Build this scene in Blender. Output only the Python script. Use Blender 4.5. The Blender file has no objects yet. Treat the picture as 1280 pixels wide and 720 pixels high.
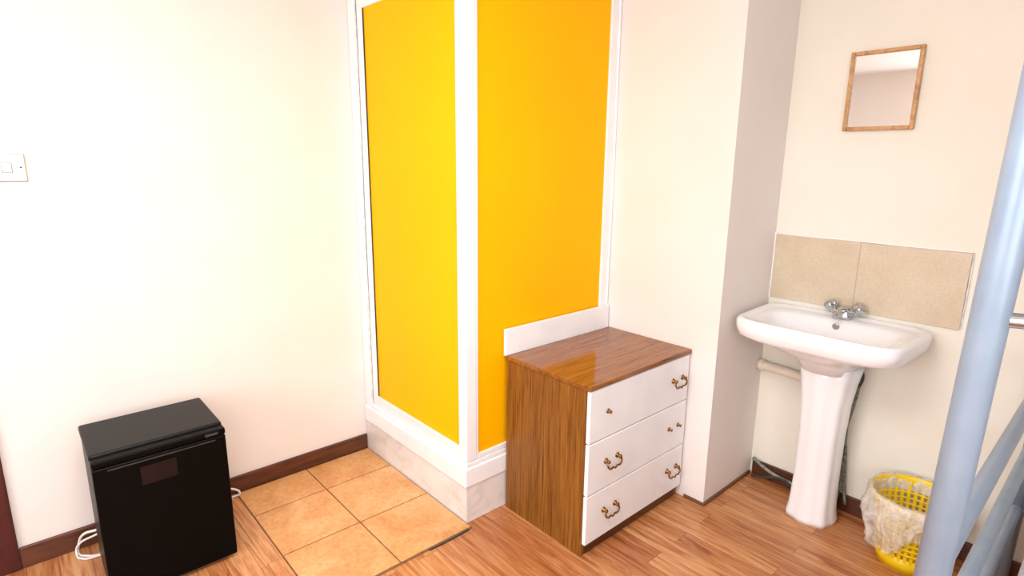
import bpy, bmesh, math, random
from mathutils import Vector, Matrix
random.seed(4)
scene=bpy.context.scene
scene.view_settings.view_transform='Standard'
scene.view_settings.exposure=0.0
# ---------------------------------------------------------------- materials
def hexc(r,g,b):
    f=lambda c:(c/255/12.92) if c/255<=.04045 else ((c/255+.055)/1.055)**2.4
    return (f(r),f(g),f(b),1)
def base(name,col,rough=.5,metal=0,spec=.5):
    m=bpy.data.materials.new(name);m.use_nodes=True
    nt=m.node_tree;b=nt.nodes['Principled BSDF']
    b.inputs['Base Color'].default_value=col;b.inputs['Roughness'].default_value=rough
    b.inputs['Metallic'].default_value=metal;b.inputs['Specular IOR Level'].default_value=spec
    return m,nt,b
def coords(nt,scale=(1,1,1),rot=(0,0,0)):
    tc=nt.nodes.new('ShaderNodeTexCoord');mp=nt.nodes.new('ShaderNodeMapping')
    mp.inputs['Scale'].default_value=scale;mp.inputs['Rotation'].default_value=rot
    nt.links.new(tc.outputs['Object'],mp.inputs['Vector']);return mp.outputs['Vector']
def noise(nt,vec,sc,det=4,rough=.5,dist=0):
    n=nt.nodes.new('ShaderNodeTexNoise');n.inputs['Scale'].default_value=sc;n.inputs['Detail'].default_value=det
    n.inputs['Roughness'].default_value=rough;n.inputs['Distortion'].default_value=dist
    nt.links.new(vec,n.inputs['Vector']);return n.outputs['Fac']
def ramp(nt,fac,stops):
    r=nt.nodes.new('ShaderNodeValToRGB');e=r.color_ramp.elements
    e[0].position,e[0].color=stops[0];e[1].position,e[1].color=stops[-1]
    for p,c in stops[1:-1]:
        x=e.new(p);x.color=c
    nt.links.new(fac,r.inputs['Fac']);return r.outputs['Color']
def mix(nt,a,b,fac,mode='MIX'):
    m=nt.nodes.new('ShaderNodeMix');m.data_type='RGBA';m.blend_type=mode
    for s,i in ((a,6),(b,7)):
        if isinstance(s,tuple): m.inputs[i].default_value=s
        else: nt.links.new(s,m.inputs[i])
    if isinstance(fac,(int,float)): m.inputs[0].default_value=fac
    else: nt.links.new(fac,m.inputs[0])
    return m.outputs[2]
def bump(nt,b,h,st=.2,d=.01):
    n=nt.nodes.new('ShaderNodeBump');n.inputs['Strength'].default_value=st;n.inputs['Distance'].default_value=d
    nt.links.new(h,n.inputs['Height']);nt.links.new(n.outputs['Normal'],b.inputs['Normal'])
def speck(name,c1,c2,sc=20,rough=.5,metal=0,bst=0,scale=(1,1,1),lo=.35,hi=.65,spec=.5):
    m,nt,b=base(name,c1,rough,metal,spec)
    v=coords(nt,scale);n=noise(nt,v,sc)
    nt.links.new(ramp(nt,n,[(lo,c1),(hi,c2)]),b.inputs['Base Color'])
    if bst: bump(nt,b,n,bst,.004)
    return m
M_wall=speck('wall_paint',hexc(238,231,227),hexc(235,228,222),3,.75,0,.12,spec=.2)
M_wall2=speck('wall_paint_cream',hexc(240,236,224),hexc(237,232,219),3,.7,0,.12,spec=.25)
M_ceil=speck('ceiling_paint',hexc(245,244,243),hexc(240,239,238),4,.8)
M_white=speck('white_gloss_paint',hexc(247,248,250),hexc(241,242,245),8,.35)
M_caulk=speck('caulk',hexc(205,207,205),hexc(235,235,230),30,.6)
M_plate_edge=speck('switch_edge',hexc(165,165,165),hexc(175,175,175),30,.6)
M_yellow=speck('yellow_panel',hexc(255,187,0),hexc(254,184,0),2,.5,spec=.1)
M_porc=speck('porcelain',hexc(247,247,249),hexc(243,243,246),3,.08)
M_chrome=speck('chrome',hexc(200,203,206),hexc(185,188,190),10,.12,1)
M_brass=speck('brass',hexc(165,122,66),hexc(105,75,40),60,.28,1)
M_black=speck('black_casing',hexc(6,8,7),hexc(9,11,10),120,.42,0,.06,spec=.25)
M_blackd=speck('black_door',hexc(2,2,2),hexc(4,4,4),60,.4,spec=.1)
M_label=speck('label',hexc(34,20,18),hexc(28,16,15),20,.4,spec=.15)
M_skirt=speck('baseboard_wood',hexc(102,58,38),hexc(74,38,25),6,.35,0,0,(1,1,8))
M_quad=speck('quadrant_trim',hexc(128,88,66),hexc(100,64,46),8,.45)
M_door=speck('door_wood',hexc(80,24,18),hexc(60,16,12),5,.35,0,0,(6,6,.6))
M_blue=speck('bed_metal',hexc(138,154,172),hexc(128,145,164),12,.32,.1)
M_dark=speck('dark_plastic',hexc(45,44,42),hexc(60,58,54),30,.6)
M_hose=speck('hose',hexc(90,102,88),hexc(150,152,140),60,.5,.3)
M_pipe=speck('pipe_paint',hexc(240,230,212),hexc(230,218,198),12,.5)
M_cable=speck('white_cable',hexc(235,233,228),hexc(225,223,218),12,.4)
M_basket=speck('yellow_plastic',hexc(250,214,20),hexc(244,206,15),8,.35)
M_matt=speck('mattress_fabric',hexc(215,215,222),hexc(190,192,205),40,.9)
m,nt,b=base('splash_tile',hexc(213,190,158),.3);v=coords(nt)
n1=noise(nt,v,9,6,.7);n2=noise(nt,v,130,3,.6)
c=ramp(nt,n1,[(.3,hexc(218,203,180)),(.7,hexc(207,190,164))]);c=mix(nt,c,ramp(nt,n2,[(.3,hexc(215,198,175)),(.6,(1,1,1,1))]),.3,'MULTIPLY')
nt.links.new(c,b.inputs['Base Color']);M_splash=m
m,nt,b=base('curb_tile',hexc(225,215,203),.25);v=coords(nt,(1,1,1.6))
n1=noise(nt,v,7,7,.65,1.0)
nt.links.new(ramp(nt,n1,[(.3,hexc(212,206,200)),(.5,hexc(229,225,221)),(.75,hexc(238,236,235))]),b.inputs['Base Color']);M_curb=m
m,nt,b=base('terracotta_tile',hexc(222,165,100),.32);v=coords(nt)
n1=noise(nt,v,5,6,.6,.6);n2=noise(nt,v,60,4,.6)
c=ramp(nt,n1,[(.3,hexc(206,146,88)),(.5,hexc(222,167,108)),(.7,hexc(232,186,132))])
c=mix(nt,c,ramp(nt,n2,[(.3,hexc(205,165,120)),(.6,(1,1,1,1))]),.4,'MULTIPLY')
nt.links.new(c,b.inputs['Base Color']);bump(nt,b,n1,.1,.004);M_tile=m
M_grout=speck('grout',hexc(146,106,72),hexc(122,88,60),40,.9)
# laminate
m,nt,b=base('laminate_floor',hexc(200,140,90),.3)
tc=nt.nodes.new('ShaderNodeTexCoord')
br=nt.nodes.new('ShaderNodeTexBrick');nt.links.new(tc.outputs['Object'],br.inputs['Vector'])
br.offset=.37;br.inputs['Scale'].default_value=1;br.inputs['Brick Width'].default_value=.95;br.inputs['Row Height'].default_value=.095
br.inputs['Mortar Size'].default_value=.0008;br.inputs['Mortar Smooth'].default_value=.1;br.inputs['Bias'].default_value=0
br.inputs['Color1'].default_value=(0,0,0,1);br.inputs['Color2'].default_value=(1,1,1,1);br.inputs['Mortar'].default_value=(.3,.3,.3,1)
col=ramp(nt,br.outputs['Color'],[(0,hexc(192,131,84)),(.5,hexc(206,148,98)),(1,hexc(220,166,115))])
mp=nt.nodes.new('ShaderNodeMapping');mp.inputs['Scale'].default_value=(1.3,16,1)
nt.links.new(tc.outputs['Object'],mp.inputs['Vector'])
ad=nt.nodes.new('ShaderNodeVectorMath');ad.operation='MULTIPLY_ADD'
nt.links.new(br.outputs['Color'],ad.inputs[0]);ad.inputs[1].default_value=(7,5,3);nt.links.new(mp.outputs['Vector'],ad.inputs[2])
g1=noise(nt,ad.outputs[0],1.4,6,.62,1.6);g2=noise(nt,ad.outputs[0],6,5,.6)
c=mix(nt,col,ramp(nt,g1,[(.32,hexc(160,100,62)),(.46,hexc(228,200,172)),(.6,(1,1,1,1))]),.8,'MULTIPLY')
c=mix(nt,c,ramp(nt,g2,[(.3,hexc(190,150,118)),(.55,(1,1,1,1))]),.5,'MULTIPLY')
c=mix(nt,c,hexc(120,74,46),br.outputs['Fac'])
nt.links.new(c,b.inputs['Base Color']);M_floor=m
def woodmat(name,scale,cs,rough,fine=hexc(110,65,40),amt=.7,spec=.5):
    m,nt,b=base(name,cs[1],rough,0,spec);v=coords(nt,scale)
    g1=noise(nt,v,1.3,5,.6,1.0);g2=noise(nt,v,5,6,.7,.3)
    c=ramp(nt,g1,[(.3,cs[0]),(.5,cs[1]),(.7,cs[2])])
    c=mix(nt,c,ramp(nt,g2,[(.36,fine),(.56,(1,1,1,1))]),amt,'MULTIPLY')
    nt.links.new(c,b.inputs['Base Color']);return m
M_woodside=woodmat('walnut_side',(26,40,.9),[hexc(122,76,26),hexc(142,92,34),hexc(155,104,44)],.4,hexc(130,84,50),.7,.3)
M_woodtop=woodmat('walnut_top',(30,1.5,14),[hexc(132,78,30),hexc(152,94,40),hexc(166,108,50)],.12,hexc(145,98,64),.65)
M_plinth=woodmat('walnut_plinth',(20,2,20),[hexc(70,36,18),hexc(95,52,28),hexc(110,64,34)],.35)
M_frame=woodmat('mirror_frame_wood',(12,12,12),[hexc(186,136,84),hexc(204,156,102),hexc(216,172,120)],.4,hexc(190,150,110),.5)
m,nt,b=base('mirror_glass',hexc(225,228,222),.02,1);M_mirror=m
v=coords(nt);nt.links.new(ramp(nt,noise(nt,v,2),[(.3,hexc(244,246,245)),(.7,hexc(240,243,241))]),b.inputs['Base Color'])
m,nt,b=base('plastic_bag',hexc(250,249,246),.2);M_bag=m
v=coords(nt);n=noise(nt,v,16,4,.6,1);nt.links.new(ramp(nt,n,[(.35,(.34,.34,.34,1)),(.65,(.7,.7,.7,1))]),b.inputs['Alpha']);bump(nt,b,n,.8,.02)
m,nt,b=base('added_lamp_diffuser',(1,1,1,1),.5);b.inputs['Emission Color'].default_value=(1,.97,.92,1);b.inputs['Emission Strength'].default_value=3;M_added_lamp=m  # glow for the added, unseen ceiling lamp
# ---------------------------------------------------------------- helpers
def link(o,parent=None):
    scene.collection.objects.link(o)
    if parent: o.parent=parent
    return o
def empty(name):
    e=bpy.data.objects.new(name,None);e.empty_display_size=.1;scene.collection.objects.link(e);return e
def mesh(name,bm,mat,parent=None,smooth=False):
    me=bpy.data.meshes.new(name);bmesh.ops.recalc_face_normals(bm,faces=bm.faces);bm.to_mesh(me);bm.free()
    if smooth:
        for p in me.polygons:p.use_smooth=True
    me.materials.append(mat);return link(bpy.data.objects.new(name,me),parent)
def box(name,x0,x1,y0,y1,z0,z1,mat,parent=None,bev=0):
    bm=bmesh.new();bmesh.ops.create_cube(bm,size=1)
    for v in bm.verts:
        v.co=Vector(((x0+x1)/2+v.co.x*(x1-x0),(y0+y1)/2+v.co.y*(y1-y0),(z0+z1)/2+v.co.z*(z1-z0)))
    o=mesh(name,bm,mat,parent)
    if bev:
        md=o.modifiers.new('b','BEVEL');md.width=bev;md.segments=3;md.limit_method='ANGLE'
        for p in o.data.polygons:p.use_smooth=True
        w=o.modifiers.new('w','WEIGHTED_NORMAL')
    return o
def tube(name,pts,r,mat,parent=None,smooth=True,cyc=False,res=6):
    cu=bpy.data.curves.new(name,'CURVE');cu.dimensions='3D';cu.bevel_depth=r;cu.bevel_resolution=res;cu.use_fill_caps=True
    sp=cu.splines.new('BEZIER' if smooth else 'POLY')
    if smooth:
        sp.bezier_points.add(len(pts)-1)
        for bp,p in zip(sp.bezier_points,pts):
            bp.co=p;bp.handle_left_type=bp.handle_right_type='AUTO'
    else:
        sp.points.add(len(pts)-1)
        for q,p in zip(sp.points,pts): q.co=(*p,1)
    sp.use_cyclic_u=cyc;cu.materials.append(mat)
    tmp=bpy.data.objects.new(name+'_c',cu);scene.collection.objects.link(tmp)
    dg=bpy.context.evaluated_depsgraph_get();me=bpy.data.meshes.new_from_object(tmp.evaluated_get(dg))
    bpy.data.objects.remove(tmp);me.name=name
    for p in me.polygons:p.use_smooth=True
    return link(bpy.data.objects.new(name,me),parent)
def loft(name,rings,mat,parent=None,cap0=True,cap1=True,smooth=True):
    bm=bmesh.new();vs=[[bm.verts.new(p) for p in r] for r in rings];n=len(rings[0])
    for a,b_ in zip(vs,vs[1:]):
        for i in range(n): bm.faces.new((a[i],a[(i+1)%n],b_[(i+1)%n],b_[i]))
    if cap0:bm.faces.new(vs[0])
    if cap1:bm.faces.new(vs[-1])
    bmesh.ops.remove_doubles(bm,verts=bm.verts,dist=1e-6)
    return mesh(name,bm,mat,parent,smooth)
def sring(cx,cy,hx,hy,z,n=2.,N=96,fl=0,taper=0):
    out=[]
    for i in range(N):
        t=2*math.pi*i/N;c,s=math.cos(t),math.sin(t)
        x=math.copysign(abs(c)**(2/n),c);y=math.copysign(abs(s)**(2/n),s)
        k=1+fl*math.cos(8*t)
        out.append((cx+hx*x*k*(1+taper*y),cy+hy*y*k,z))
    return out
def lathe(name,prof,c,mat,parent=None,axis='Z',N=32):
    closed=prof[0]==prof[-1]
    rings=[]
    for r,h in prof:
        rr=[]
        for i in range(N):
            t=2*math.pi*i/N;p=Vector((r*math.cos(t),r*math.sin(t),h))
            if axis=='X':p=Vector((p.z,p.x,p.y))
            if axis=='Y':p=Vector((p.x,-p.z,p.y))
            rr.append(tuple(Vector(c)+p))
        rings.append(rr)
    return loft(name,rings,mat,parent,not closed,not closed)
# ---------------------------------------------------------------- room
XS,Y2,XC,Y3=.888,.893,1.488,1.346
XR,YB,ZC=3.6,-3.3,2.5
box('floor',-.1,XR+.1,YB-.1,Y3+.1,-.1,0,M_floor)
box('ceiling',-.1,XR+.1,YB-.1,Y3+.1,ZC,ZC+.1,M_ceil)
lw=empty('wall_left')
box('wall_left_main',-.1,0,-1.5,Y3+.1,0,ZC,M_wall,lw)
box('wall_left_rear',-.1,0,YB-.1,-2.35,0,ZC,M_wall,lw)
box('wall_left_lintel',-.1,0,-2.35,-1.5,2.05,ZC,M_wall,lw)
box('wall_alcove',0,XC,Y2,Y3+.1,0,ZC,M_wall)
box('wall_sink',XC,XR+.1,Y3,Y3+.1,0,ZC,M_wall2)
def added_win(nm,along,c,lo,hi,z0,z1,sgn):
    e=empty(nm)
    def bb(n,a0,a1,q0,q1):
        d0,d1=sorted((c+sgn*.02,c+sgn*.08))
        if along=='x': box(n,a0,a1,d0,d1,q0,q1,M_white,e,.004)
        else: box(n,d0,d1,a0,a1,q0,q1,M_white,e,.004)
    bb('frame_left',lo,lo+.06,z0,z1);bb('frame_right',hi-.06,hi,z0,z1);bb('frame_sill',lo+.06,hi-.06,z0,z0+.06);bb('frame_head',lo+.06,hi-.06,z1-.06,z1)
    bb('mullion',(lo+hi)/2-.03,(lo+hi)/2+.03,z0+.06,z1-.06)
bw=empty('wall_rear')
box('wall_rear_left',-.1,.9,YB-.1,YB,0,ZC,M_wall,bw);box('wall_rear_right',2.9,XR+.1,YB-.1,YB,0,ZC,M_wall,bw)
box('wall_rear_sill',.9,2.9,YB-.1,YB,0,.85,M_wall,bw);box('wall_rear_lintel',.9,2.9,YB-.1,YB,2.2,ZC,M_wall,bw)
added_win('added_window_1','x',YB,.9,2.9,.85,2.2,-1)  # unseen window, added behind the camera as a light source
rw=empty('wall_right');RA,RB=-2.5,-.7
box('wall_right_far',XR,XR+.1,RB,Y3,0,ZC,M_wall,rw);box('wall_right_near',XR,XR+.1,YB,RA,0,ZC,M_wall,rw)
box('wall_right_sill',XR,XR+.1,RA,RB,0,.85,M_wall,rw);box('wall_right_lintel',XR,XR+.1,RA,RB,2.2,ZC,M_wall,rw)
added_win('added_window_2','y',XR,RA,RB,.85,2.2,1)  # unseen window, added so light comes from the right side
dr=empty('door_1');box('leaf',-.07,-.03,-2.345,-1.505,.005,2.045,M_door,dr,.003)
for k in (0,1):
    box('panel_%d'%k,-.03,-.022,-2.22,-1.63,.2+k*.95,1.0+k*.95-.02*k,M_door,dr,.004)
lathe('knob',[(.012,0),(.012,.03),(.027,.04),(.03,.055),(.02,.068),(.001,.07)],(-.03,-1.57,1.0),M_brass,dr,'X')
tr=empty('trim_door');box('casing_near',0,.018,-1.51,-1.437,0,2.12,M_door,tr,.004);box('casing_far',0,.018,-2.42,-2.345,0,2.12,M_door,tr,.004);box('casing_head',0,.018,-2.345,-1.51,2.045,2.12,M_door,tr,.004)
box('baseboard_left',0,.014,-1.436,-.003,0,.086,M_skirt,None,.004)
box('baseboard_alcove',1.39,XC+.009,Y2-.009,Y2,0,.016,M_quad,None,.003)
box('baseboard_return',XC,XC+.009,Y2,Y3-.015,0,.018,M_quad,None,.003)
box('baseboard_sink',XC+.013,XR,Y3-.015,Y3,0,.08,M_skirt,None,.004)
box('baseboard_right',XR-.015,XR,YB,Y3-.016,0,.08,M_skirt,None,.004)
# floor tile patch
box('tile_grout_bed',.014,.925,-.675,-.002,0,.003,M_grout)
ft=empty('floor_tiles')
xsl=[.016,.252,.588,.924];ysl=[-.674,-.345,-.003]
for i in range(3):
    for j in range(2):
        box('tile_%d_%d'%(i,j),xsl[i]+.0028,xsl[i+1]-.0028,ysl[j]+.0028,ysl[j+1]-.0028,.003,.0065,M_tile,ft,.0015)
th=empty('trim_threshold')
box('threshold_front',.925,.929,-.684,-.003,0,.006,M_grout,th,.001)
tube('threshold_seal',[(.931,-.22,.002),(.934,-.14,.002),(.933,-.07,.003),(.93,-.02,.003)],.0035,M_dark,th)
box('threshold_side',.014,.93,-.735,-.677,0,.006,M_floor,th,.002)
# ---------------------------------------------------------------- shower
sh=empty('shower_cubicle')
box('curb_core',.003,XS-.012,.012,Y2-.003,.0,.166,M_caulk,sh)
for i,(a,b_) in enumerate([(.003,.33),(.332,.66),(.662,XS)]): box('curb_tile_front_%d'%i,a,b_,0,.012,.0,.168,M_curb,sh,.0012)
for i,(a,b_) in enumerate([(.0125,.345),(.347,.68),(.682,Y2-.003)]): box('curb_tile_side_%d'%i,XS-.012,XS,a,b_,.0,.168,M_curb,sh,.0012)
box('ledge',.003,XS+.006,-.008,Y2-.003,.169,.255,M_white,sh,.006)
box('ledge_cap',.003,XS-.002,.003,Y2-.003,.256,.277,M_white,sh,.004)
Z1=2.19
box('wall_strip',.003,.058,.004,.034,.278,2.3,M_white,sh,.004)
tube('sealant_left',[(.062,.012,.28),(.066,.010,.7),(.06,.011,1.2),(.065,.010,1.7),(.061,.011,2.28)],.005,M_caulk,sh)
box('door_stile_left',.069,.118,.014,.04,.278,Z1+.06,M_white,sh,.004)
box('door_rail_bottom',.118,.835,.012,.04,.278,.318,M_white,sh,.004)
box('door_bottom_lip',.118,.835,.006,.02,.318,.332,M_white,sh,.002)
box('door_rail_top',.118,.835,.014,.04,Z1,Z1+.06,M_white,sh,.004)
box('door_panel',.112,.84,.022,.032,.3,Z1+.01,M_yellow,sh)
box('door_gasket',.1185,.122,.016,.024,.33,Z1,M_dark,sh)
box('corner_post_front',.828,.868,.006,.045,.278,2.3,M_white,sh,.005)
box('corner_post',.871,XS-.002,.002,.06,.278,2.3,M_white,sh,.006)
box('side_stile_near',XS-.03,XS-.004,.0,.07,.278,2.3,M_white,sh,.003)
box('side_stile_far',XS-.03,XS-.002,.835,Y2-.004,.278,2.3,M_white,sh,.004)
tube('sealant_right',[(XS+.001,.886,.28),(XS,.885,.9),(XS+.002,.887,1.5),(XS,.886,2.28)],.005,M_white,sh)
box('side_rail_bottom',XS-.028,XS-.004,.07,.835,.278,.302,M_white,sh,.003)
box('side_rail_top',XS-.028,XS-.004,.07,.835,2.25,2.3,M_white,sh,.003)
box('side_panel',XS-.022,XS-.012,.065,.84,.29,2.26,M_yellow,sh)
lathe('riser_rail',[(.01,.9),(.01,1.9)],(.45,.86,0),M_chrome,sh)
# ---------------------------------------------------------------- chest of drawers
ch=empty('chest_of_drawers')
CX0,CX1,CY0,CY1,CH=.905,1.372,.208,.884,.72
box('side_panel_left',CX0,CX1-.02,CY0,CY0+.018,0,CH-.022,M_woodside,ch,.001)
box('side_panel_right',CX0,CX1-.02,CY1-.018,CY1,0,CH-.022,M_woodside,ch,.001)
box('back_panel',CX0,CX0+.006,CY0+.018,CY1-.018,.03,CH-.022,M_plinth,ch)
box('front_rail',CX1-.05,CX1-.022,CY0+.018,CY1-.018,.055,CH-.022,M_plinth,ch)
box('plinth',CX1-.035,CX1-.02,CY0+.018,CY1-.018,0,.055,M_plinth,ch)
box('top',CX0,CX1+.002,CY0-.006,CY1+.004,CH-.02,CH,M_woodtop,ch,.003)
box('backboard',XS+.001,CX0-.001,CY0-.006,CY1+.003,.715,.832,M_white,ch,.003)
dz=[(.486,.697),(.268,.482),(.055,.264)]
for i,(a,b_) in enumerate(dz): box('drawer_front_%d'%(i+1),CX1-.019,CX1-.001,CY0+.002,CY1-.002,a,b_,M_white,ch,.004)
def handle(nm,y,z):
    x=CX1
    for s in (-1,1):
        lathe(nm+'_rosette_%s'%('l' if s<0 else 'r'),[(.001,-.003),(.012,-.002),(.012,.001),(.007,.004),(.006,.012),(.009,.016),(.006,.02),(.001,.021)],(x,y+s*.036,z),M_brass,ch,'X',16)
    pts=[(x+.014,y-.036,z),(x+.018,y-.043,z-.014),(x+.02,y-.028,z-.03),(x+.02,y-.012,z-.027),(x+.021,y,z-.033),(x+.02,y+.012,z-.027),(x+.02,y+.028,z-.03),(x+.018,y+.043,z-.014),(x+.014,y+.036,z)]
    tube(nm+'_bail',pts,.0036,M_brass,ch)
handle('handle_1',.795,.602);handle('handle_2',.352,.385);handle('handle_3',.352,.172);handle('handle_4',.795,.172)
for k,(y,z) in enumerate([(.315,.595),(.752,.378),(.822,.378)]):
    lathe('screw_post_%d'%k,[(.001,-.003),(.01,-.002),(.01,.001),(.005,.004),(.005,.012),(.007,.015),(.001,.017)],(CX1,y,z),M_brass,ch,'X',14)
# ---------------------------------------------------------------- fridge
fr=empty('mini_fridge')
box('cabinet',.135,.412,-1.208,-.806,.02,.53,M_black,fr,.006)
box('top_slab',.125,.43,-1.212,-.803,.53,.557,M_black,fr,.008)
box('door',.418,.472,-1.211,-.803,.018,.522,M_blackd,fr,.008)
box('door_top_lip',.43,.474,-1.211,-.803,.524,.548,M_blackd,fr,.006)
box('handle_recess',.4715,.4735,-1.17,-.84,.507,.511,M_dark,fr)
box('label_plate',.4715,.474,-1.08,-.97,.42,.487,M_label,fr,.001)
box('badge',.473,.4755,-.872,-.83,.53,.54,M_dark,fr,.001)
box('compressor',.06,.135,-1.16,-.86,.03,.2,M_black,fr,.01)
for i,(x,y) in enumerate([(.17,-1.18),(.17,-.84),(.42,-1.18),(.42,-.84)]): lathe('foot_%d'%i,[(.016,0),(.016,.03)],(x,y,0),M_dark,fr,'Z',16)
for i in range(9): tube('condenser_%d'%i,[(.122,-1.16,.24+i*.03),(.122,-.86,.24+i*.03)],.0025,M_dark,fr,False)
cb=empty('power_cable')
tube('cable_left',[(.08,-1.13,.12),(.06,-1.2,.085),(.045,-1.245,.075),(.035,-1.265,.03),(.045,-1.27,.006),(.09,-1.245,.005),(.11,-1.21,.005),(.1,-1.15,.005)],.005,M_cable,cb)
tube('cable_left_loop',[(.09,-1.13,.1),(.07,-1.21,.07),(.06,-1.262,.05),(.055,-1.275,.012),(.1,-1.26,.006),(.12,-1.2,.006)],.004,M_cable,cb)
tube('cable_right',[(.06,-.86,.03),(.05,-.76,.016),(.045,-.69,.012),(.05,-.67,.02),(.04,-.69,.045),(.035,-.75,.055),(.05,-.85,.06)],.005,M_cable,cb)
sw=empty('light_switch');box('plate_back',0.0,.004,-1.3225,-1.2295,1.4375,1.5325,M_plate_edge,sw);box('plate',0.004,.012,-1.32,-1.232,1.441,1.53,M_white,sw,.003)
box('rocker_surround',.012,.0124,-1.296,-1.266,1.467,1.503,M_plate_edge,sw)
box('rocker',.0124,.016,-1.293,-1.269,1.47,1.5,M_white,sw,.0015);lathe('screw',[(.003,0),(.003,.0015)],(.012,-1.244,1.486),M_dark,sw,'X',12)
# ---------------------------------------------------------------- sink
sk=empty('pedestal_sink')
SX=1.833;yb=Y3-.001
O=[(.10,.095,-.17,.69,2.3),(.112,.107,-.175,.725,2.3),(.14,.13,-.19,.75,2.3),(.19,.165,-.205,.775,2.5),(.245,.19,-.213,.798,3.),(.29,.21,-.219,.812,4.2),(.31,.22,-.222,.826,5.5),(.316,.223,-.223,.86,6.5),(.317,.223,-.223,.886,6.5),(.312,.219,-.223,.895,6.5),(.303,.211,-.223,.898,6.5),(.290,.199,-.223,.896,6),(.283,.193,-.223,.889,5.5)]
I=[(.275,.182,-.226,.887,5),(.258,.158,-.246,.885,4.4),(.248,.148,-.252,.876,3.8),(.236,.138,-.254,.85,3.4),(.21,.12,-.255,.81,2.8),(.16,.095,-.25,.775,2.4),(.08,.055,-.24,.757,2),(.025,.022,-.235,.753,2)]
rings=[sring(SX,yb+cy,hx,hy,z,n,128,0,.03) for hx,hy,cy,z,n in O+I]
loft('basin',rings,M_porc,sk)
lathe('drain',[(.02,.0),(.02,.003),(.001,.003)],(SX,yb-.235,.753),M_chrome,sk)
lathe('overflow',[(.014,0),(.014,.004),(.01,.005),(.001,.002)],(SX-.005,yb-.1135,.862),M_chrome,sk,'Y',20)
P=[(.096,.10,0),(.098,.10,.02),(.09,.092,.06),(.085,.085,.2),(.085,.084,.4),(.092,.09,.55),(.105,.098,.65),(.118,.108,.715)]
loft('pedestal',[sring(SX+.007,1.2,hx,hy,z,2.6,96,.03) for hx,hy,z in P],M_porc,sk)
ty=yb-.052;tz=.886
loft('tap_body',[sring(SX,ty,.032,.024,tz,2,32),sring(SX,ty,.03,.022,tz+.012,2,32),sring(SX,ty,.024,.02,tz+.03,2,32),sring(SX,ty,.02,.018,tz+.045,2,32),sring(SX,ty,.01,.01,tz+.052,2,32)],M_chrome,sk)
tube('tap_bridge',[(SX-.038,ty,tz+.03),(SX,ty,tz+.026),(SX+.038,ty,tz+.03)],.015,M_chrome,sk)
tube('tap_spout',[(SX,ty,tz+.03),(SX,ty-.04,tz+.046),(SX,ty-.085,tz+.04),(SX,ty-.105,tz+.022)],.012,M_chrome,sk)
for s in (-1,1):
    d=Vector((s*.55,0,.83)).normalized();c0=Vector((SX+s*.036,ty,tz+.024))
    ax1=d.orthogonal().normalized();ax2=d.cross(ax1)
    rr=[]
    for r,h in [(.013,0),(.014,.01),(.014,.018),(.024,.022),(.027,.032),(.026,.044),(.018,.052),(.001,.054)]:
        ring=[]
        for i in range(36):
            t=2*math.pi*i/36;k=r*(1+(.1*math.cos(6*t) if r>.02 else 0))
            ring.append(tuple(c0+d*h+ax1*k*math.cos(t)+ax2*k*math.sin(t)))
        rr.append(ring)
    loft('tap_handle_%s'%('l' if s<0 else 'r'),rr,M_chrome,sk)
sp=empty('splashback_tiles')
box('tile_l',XC+.004,1.846,Y3-.009,Y3,.916,1.21,M_splash,sp,.0015);box('tile_r',1.849,2.218,Y3-.009,Y3,.914,1.208,M_splash,sp,.0015)
box('joint',1.8455,1.8495,Y3-.006,Y3,.915,1.209,M_splash,sp)
tube('sealant_bead',[(XC+.004,Y3-.005,1.214),(1.6,Y3-.003,1.212),(1.8,Y3-.004,1.213),(2.0,Y3-.003,1.211),(2.218,Y3-.004,1.212)],.003,M_white,sp)
tube('sealant_side',[(2.221,Y3-.003,1.21),(2.222,Y3-.004,1.05),(2.22,Y3-.003,.916)],.003,M_caulk,sp)
tube('sealant_corner',[(XC+.003,Y3-.006,1.22),(XC+.004,Y3-.006,1.05),(XC+.003,Y3-.006,.912)],.004,M_white,sp)
tube('waste_pipe',[(XC+.002,Y3-.035,.585),(1.56,Y3-.035,.583),(1.7,Y3-.035,.575),(1.79,Y3-.06,.57)],.021,M_pipe,sk)
lathe('pipe_collar',[(.026,0),(.026,.03)],(XC+.002,Y3-.035,.585),M_pipe,sk,'X')
tube('hose_1',[(1.875,Y3-.03,.74),(1.915,Y3-.03,.68),(1.92,Y3-.03,.6),(1.91,Y3-.03,.5),(1.898,Y3-.03,.4),(1.912,Y3-.035,.25),(1.92,Y3-.03,.13),(1.935,Y3-.035,.05)],.007,M_hose,sk)
tube('hose_2',[(1.9,Y3-.03,.7),(1.925,Y3-.025,.65),(1.912,Y3-.03,.58)],.010,M_dark,sk)
tube('hose_3',[(1.88,Y3-.05,.35),(1.908,Y3-.035,.2),(1.905,Y3-.04,.1),(1.89,Y3-.045,.03)],.007,M_hose,sk)
tube('floor_pipe',[(XC+.02,Y3-.03,.095),(1.6,Y3-.03,.055),(1.72,Y3-.03,.04),(1.85,Y3-.03,.035)],.009,M_hose,sk)
tube('floor_cable',[(XC+.03,Y3-.05,.012),(1.57,Y3-.06,.03),(1.66,Y3-.045,.05),(1.75,Y3-.05,.012)],.006,M_dark,sk)
mi=empty('wall_mirror');fw=.015;a0,a1,b0,b1=1.72,1.97,1.66,1.965
box('glass',a0+.005,a1-.005,Y3-.012,Y3-.004,b0+.005,b1-.005,M_mirror,mi)
for nm,q in (('frame_l',(a0,a0+fw,b0,b1)),('frame_r',(a1-fw,a1,b0,b1)),('frame_b',(a0+fw,a1-fw,b0,b0+fw)),('frame_t',(a0+fw,a1-fw,b1-fw,b1))):
    box(nm,q[0],q[1],Y3-.022,Y3-.001,q[2],q[3],M_frame,mi,.003)
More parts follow.
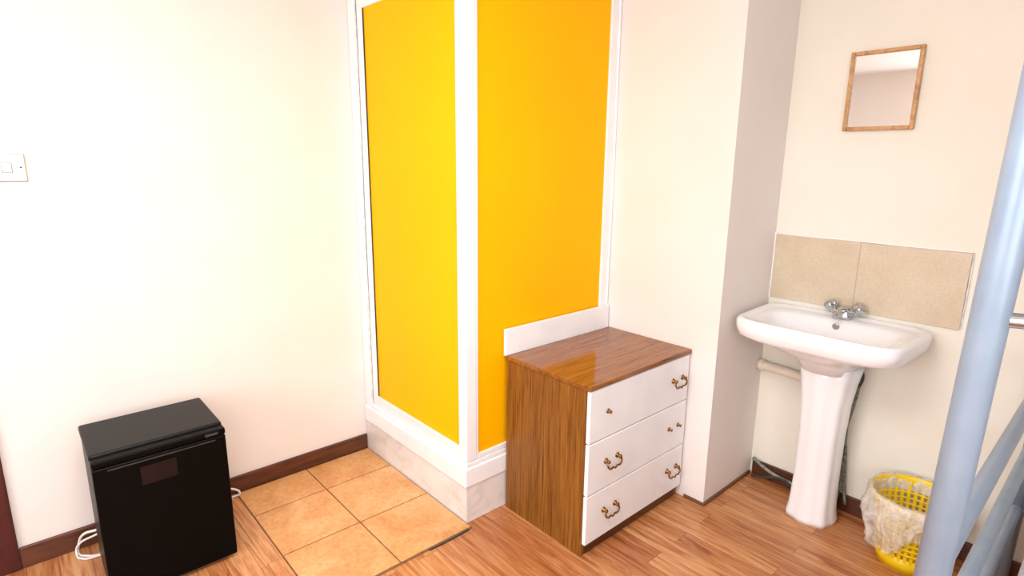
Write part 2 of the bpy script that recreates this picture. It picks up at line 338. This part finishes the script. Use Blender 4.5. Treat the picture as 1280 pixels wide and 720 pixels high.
# ---------------------------------------------------------------- basket
bk=empty('waste_basket');BX,BY=2.208,1.163;r0,r1,bh=.1,.144,.288
R=lambda z:r0+(r1-r0)*z/bh
lathe('base',[(.001,.0),(R(0),.0),(R(.062),.062),(R(.062)-.004,.062),(R(0)-.006,.006),(.001,.006)],(BX,BY,0),M_basket,bk,'Z',56)
lathe('rim',[(R(.25)-.002,.248),(R(.25)+.002,.246),(r1+.007,.268),(r1+.009,.283),(r1+.002,.292),(r1-.003,.288),(R(.25)-.002,.248)],(BX,BY,0),M_basket,bk,'Z',56)
for k,z in enumerate((.085,.108,.131,.154,.177,.2,.223)):
    lathe('hoop_%d'%k,[(R(z)-.002,z-.0045),(R(z)+.0015,z-.0045),(R(z)+.0015,z+.0045),(R(z)-.002,z+.0045),(R(z)-.002,z-.0045)],(BX,BY,0),M_basket,bk,'Z',56)
bm=bmesh.new();NS=36
for i in range(NS):
    t=2*math.pi*i/NS;dt=.045
    q=[]
    for z in (.05,.255):
        for da,dr_ in ((-dt,-.002),(dt,-.002),(dt,.001),(-dt,.001)):
            q.append(bm.verts.new((BX+(R(z)+dr_)*math.cos(t+da),BY+(R(z)+dr_)*math.sin(t+da),z)))
    for f in ((0,1,2,3),(4,5,6,7),(0,1,5,4),(1,2,6,5),(2,3,7,6),(3,0,4,7)): bm.faces.new([q[j] for j in f])
mesh('slats',bm,M_basket,bk)
from mathutils import noise as mn
rings=[];N=180
prof=[(r1-.012,.232,.3),(r1-.008,.268,.3),(r1+.003,.299,.35),(r1+.015,.284,.8),(r1+.021,.24,1.3),(r1+.022,.19,1.6),(r1+.014,.14,1.9),(r1+.004,.1,2.0),(r1-.006,.07,2.0)]
for j,(r,z,am) in enumerate(prof):
    rr=[]
    for i in range(N):
        t=2*math.pi*i/N
        k=mn.noise(Vector((math.cos(t)*5,math.sin(t)*5,z*14)))*.014*am+mn.noise(Vector((math.cos(t)*16,math.sin(t)*16,z*10)))*.008*am
        lowf=max(0,-math.cos(t-.7))
        zz=z
        if j>=5: zz=z+((1-lowf)*.09+mn.noise(Vector((math.cos(t)*2,math.sin(t)*2,7)))*.03)*(j-4)/3
        zz=min(zz,.25) if j>=4 else zz
        rad=max(r+k,R(min(zz,.28))+.004) if j>=3 else r+k
        y=min(BY+rad*math.sin(t),Y3-.018)
        rr.append((BX+rad*math.cos(t),y,zz-.0005*j))
    rings.append(rr)
loft('bin_liner',rings,M_bag,bk,False,False)
# ---------------------------------------------------------------- bunk bed (stands very slightly out of plumb)
bd=empty('bunk_bed');bx0,bx1,by0,by1=2.497,3.40,-.285,1.24
L=lambda z:.021*(z-.85)
for i,(x,y) in enumerate([(bx0,by0),(bx0,by1),(bx1,by0),(bx1,by1)]):
    loft('post_%d'%i,[sring(x+L(z),y,r,r,z,2,40) for r,z in [(.001,0),(.0235,0.0005),(.0235,1.88),(.018,1.895),(.001,1.9)]],M_blue,bd)
for k,z in enumerate((.885,.6,.34,1.45)):
    tube('side_rail_%d'%k,[(bx0+L(z),by0,z),(bx0+L(z),by1,z)],.017,M_blue,bd,False)
    tube('back_rail_%d'%k,[(bx1+L(z),by0,z),(bx1+L(z),by1,z)],.017,M_blue,bd,False)
for k,z in enumerate((.34,1.45,1.62,1.8)):
    tube('end_rail_near_%d'%k,[(bx0+L(z),by0,z),(bx1+L(z),by0,z)],.014,M_blue,bd,False)
    tube('end_rail_far_%d'%k,[(bx0+L(z),by1,z),(bx1+L(z),by1,z)],.014,M_blue,bd,False)
box('mattress_lower',bx0+.06,bx1-.04,by0+.04,by1-.04,.355,.5,M_matt,bd,.03)
box('mattress_upper',bx0+.06,bx1-.03,by0+.04,by1-.04,1.465,1.6,M_matt,bd,.03)
tube('bracket',[(bx0+.028,by0+.002,1.31),(bx0+.046,by0+.01,1.31)],.011,M_chrome,bd,False)
# ---------------------------------------------------------------- lights
cl=empty('added_ceiling_light')
lathe('added_diffuser',[(.001,-.09),(.1,-.08),(.16,-.05),(.18,0)],(1.9,-1.2,ZC),M_added_lamp,cl)  # unseen lamp body, added to go with the ceiling fill
def area(nm,loc,rot,sx,sy,pw,col):
    l=bpy.data.lights.new(nm,'AREA');l.shape='RECTANGLE';l.size=sx;l.size_y=sy;l.energy=pw;l.color=col
    o=bpy.data.objects.new(nm,l);o.location=loc;o.rotation_euler=rot;scene.collection.objects.link(o)
area('added_ceiling_fill',(1.9,-1.2,ZC-.12),(0,0,0),.8,.8,37,(1,.985,.97))  # added overhead light that brightens the room
area('added_fill_rear',(1.9,YB-.12,1.53),(math.radians(90),0,0),1.9,1.3,54,(.98,.985,1))  # added fill from behind the camera, through the added rear window
area('added_fill_right',(XR+.12,-1.6,1.53),(math.radians(90),0,math.radians(90)),1.7,1.3,44,(.98,.985,1))  # added fill for the surfaces facing right, through the added right window
W=bpy.data.worlds.new('world');scene.world=W;W.use_nodes=True
W.node_tree.nodes['Background'].inputs[0].default_value=(.85,.92,1,1);W.node_tree.nodes['Background'].inputs[1].default_value=1
# ---------------------------------------------------------------- camera
r0_=Vector((.6661,.74579,.01005)).normalized();r2_=Vector((-.72704,.65224,-.21446)).normalized()
r1_=r2_.cross(r0_).normalized()
cam=bpy.data.cameras.new('camera');cam.sensor_width=36;cam.lens=714.43/1280*36;cam.clip_start=.02
co=bpy.data.objects.new('camera',cam);scene.collection.objects.link(co)
X=r0_;Y=-r1_;Z=-r2_
co.matrix_world=Matrix(((X.x,Y.x,Z.x,2.6386),(X.y,Y.y,Z.y,-1.3224),(X.z,Y.z,Z.z,1.5196),(0,0,0,1)))
scene.camera=co
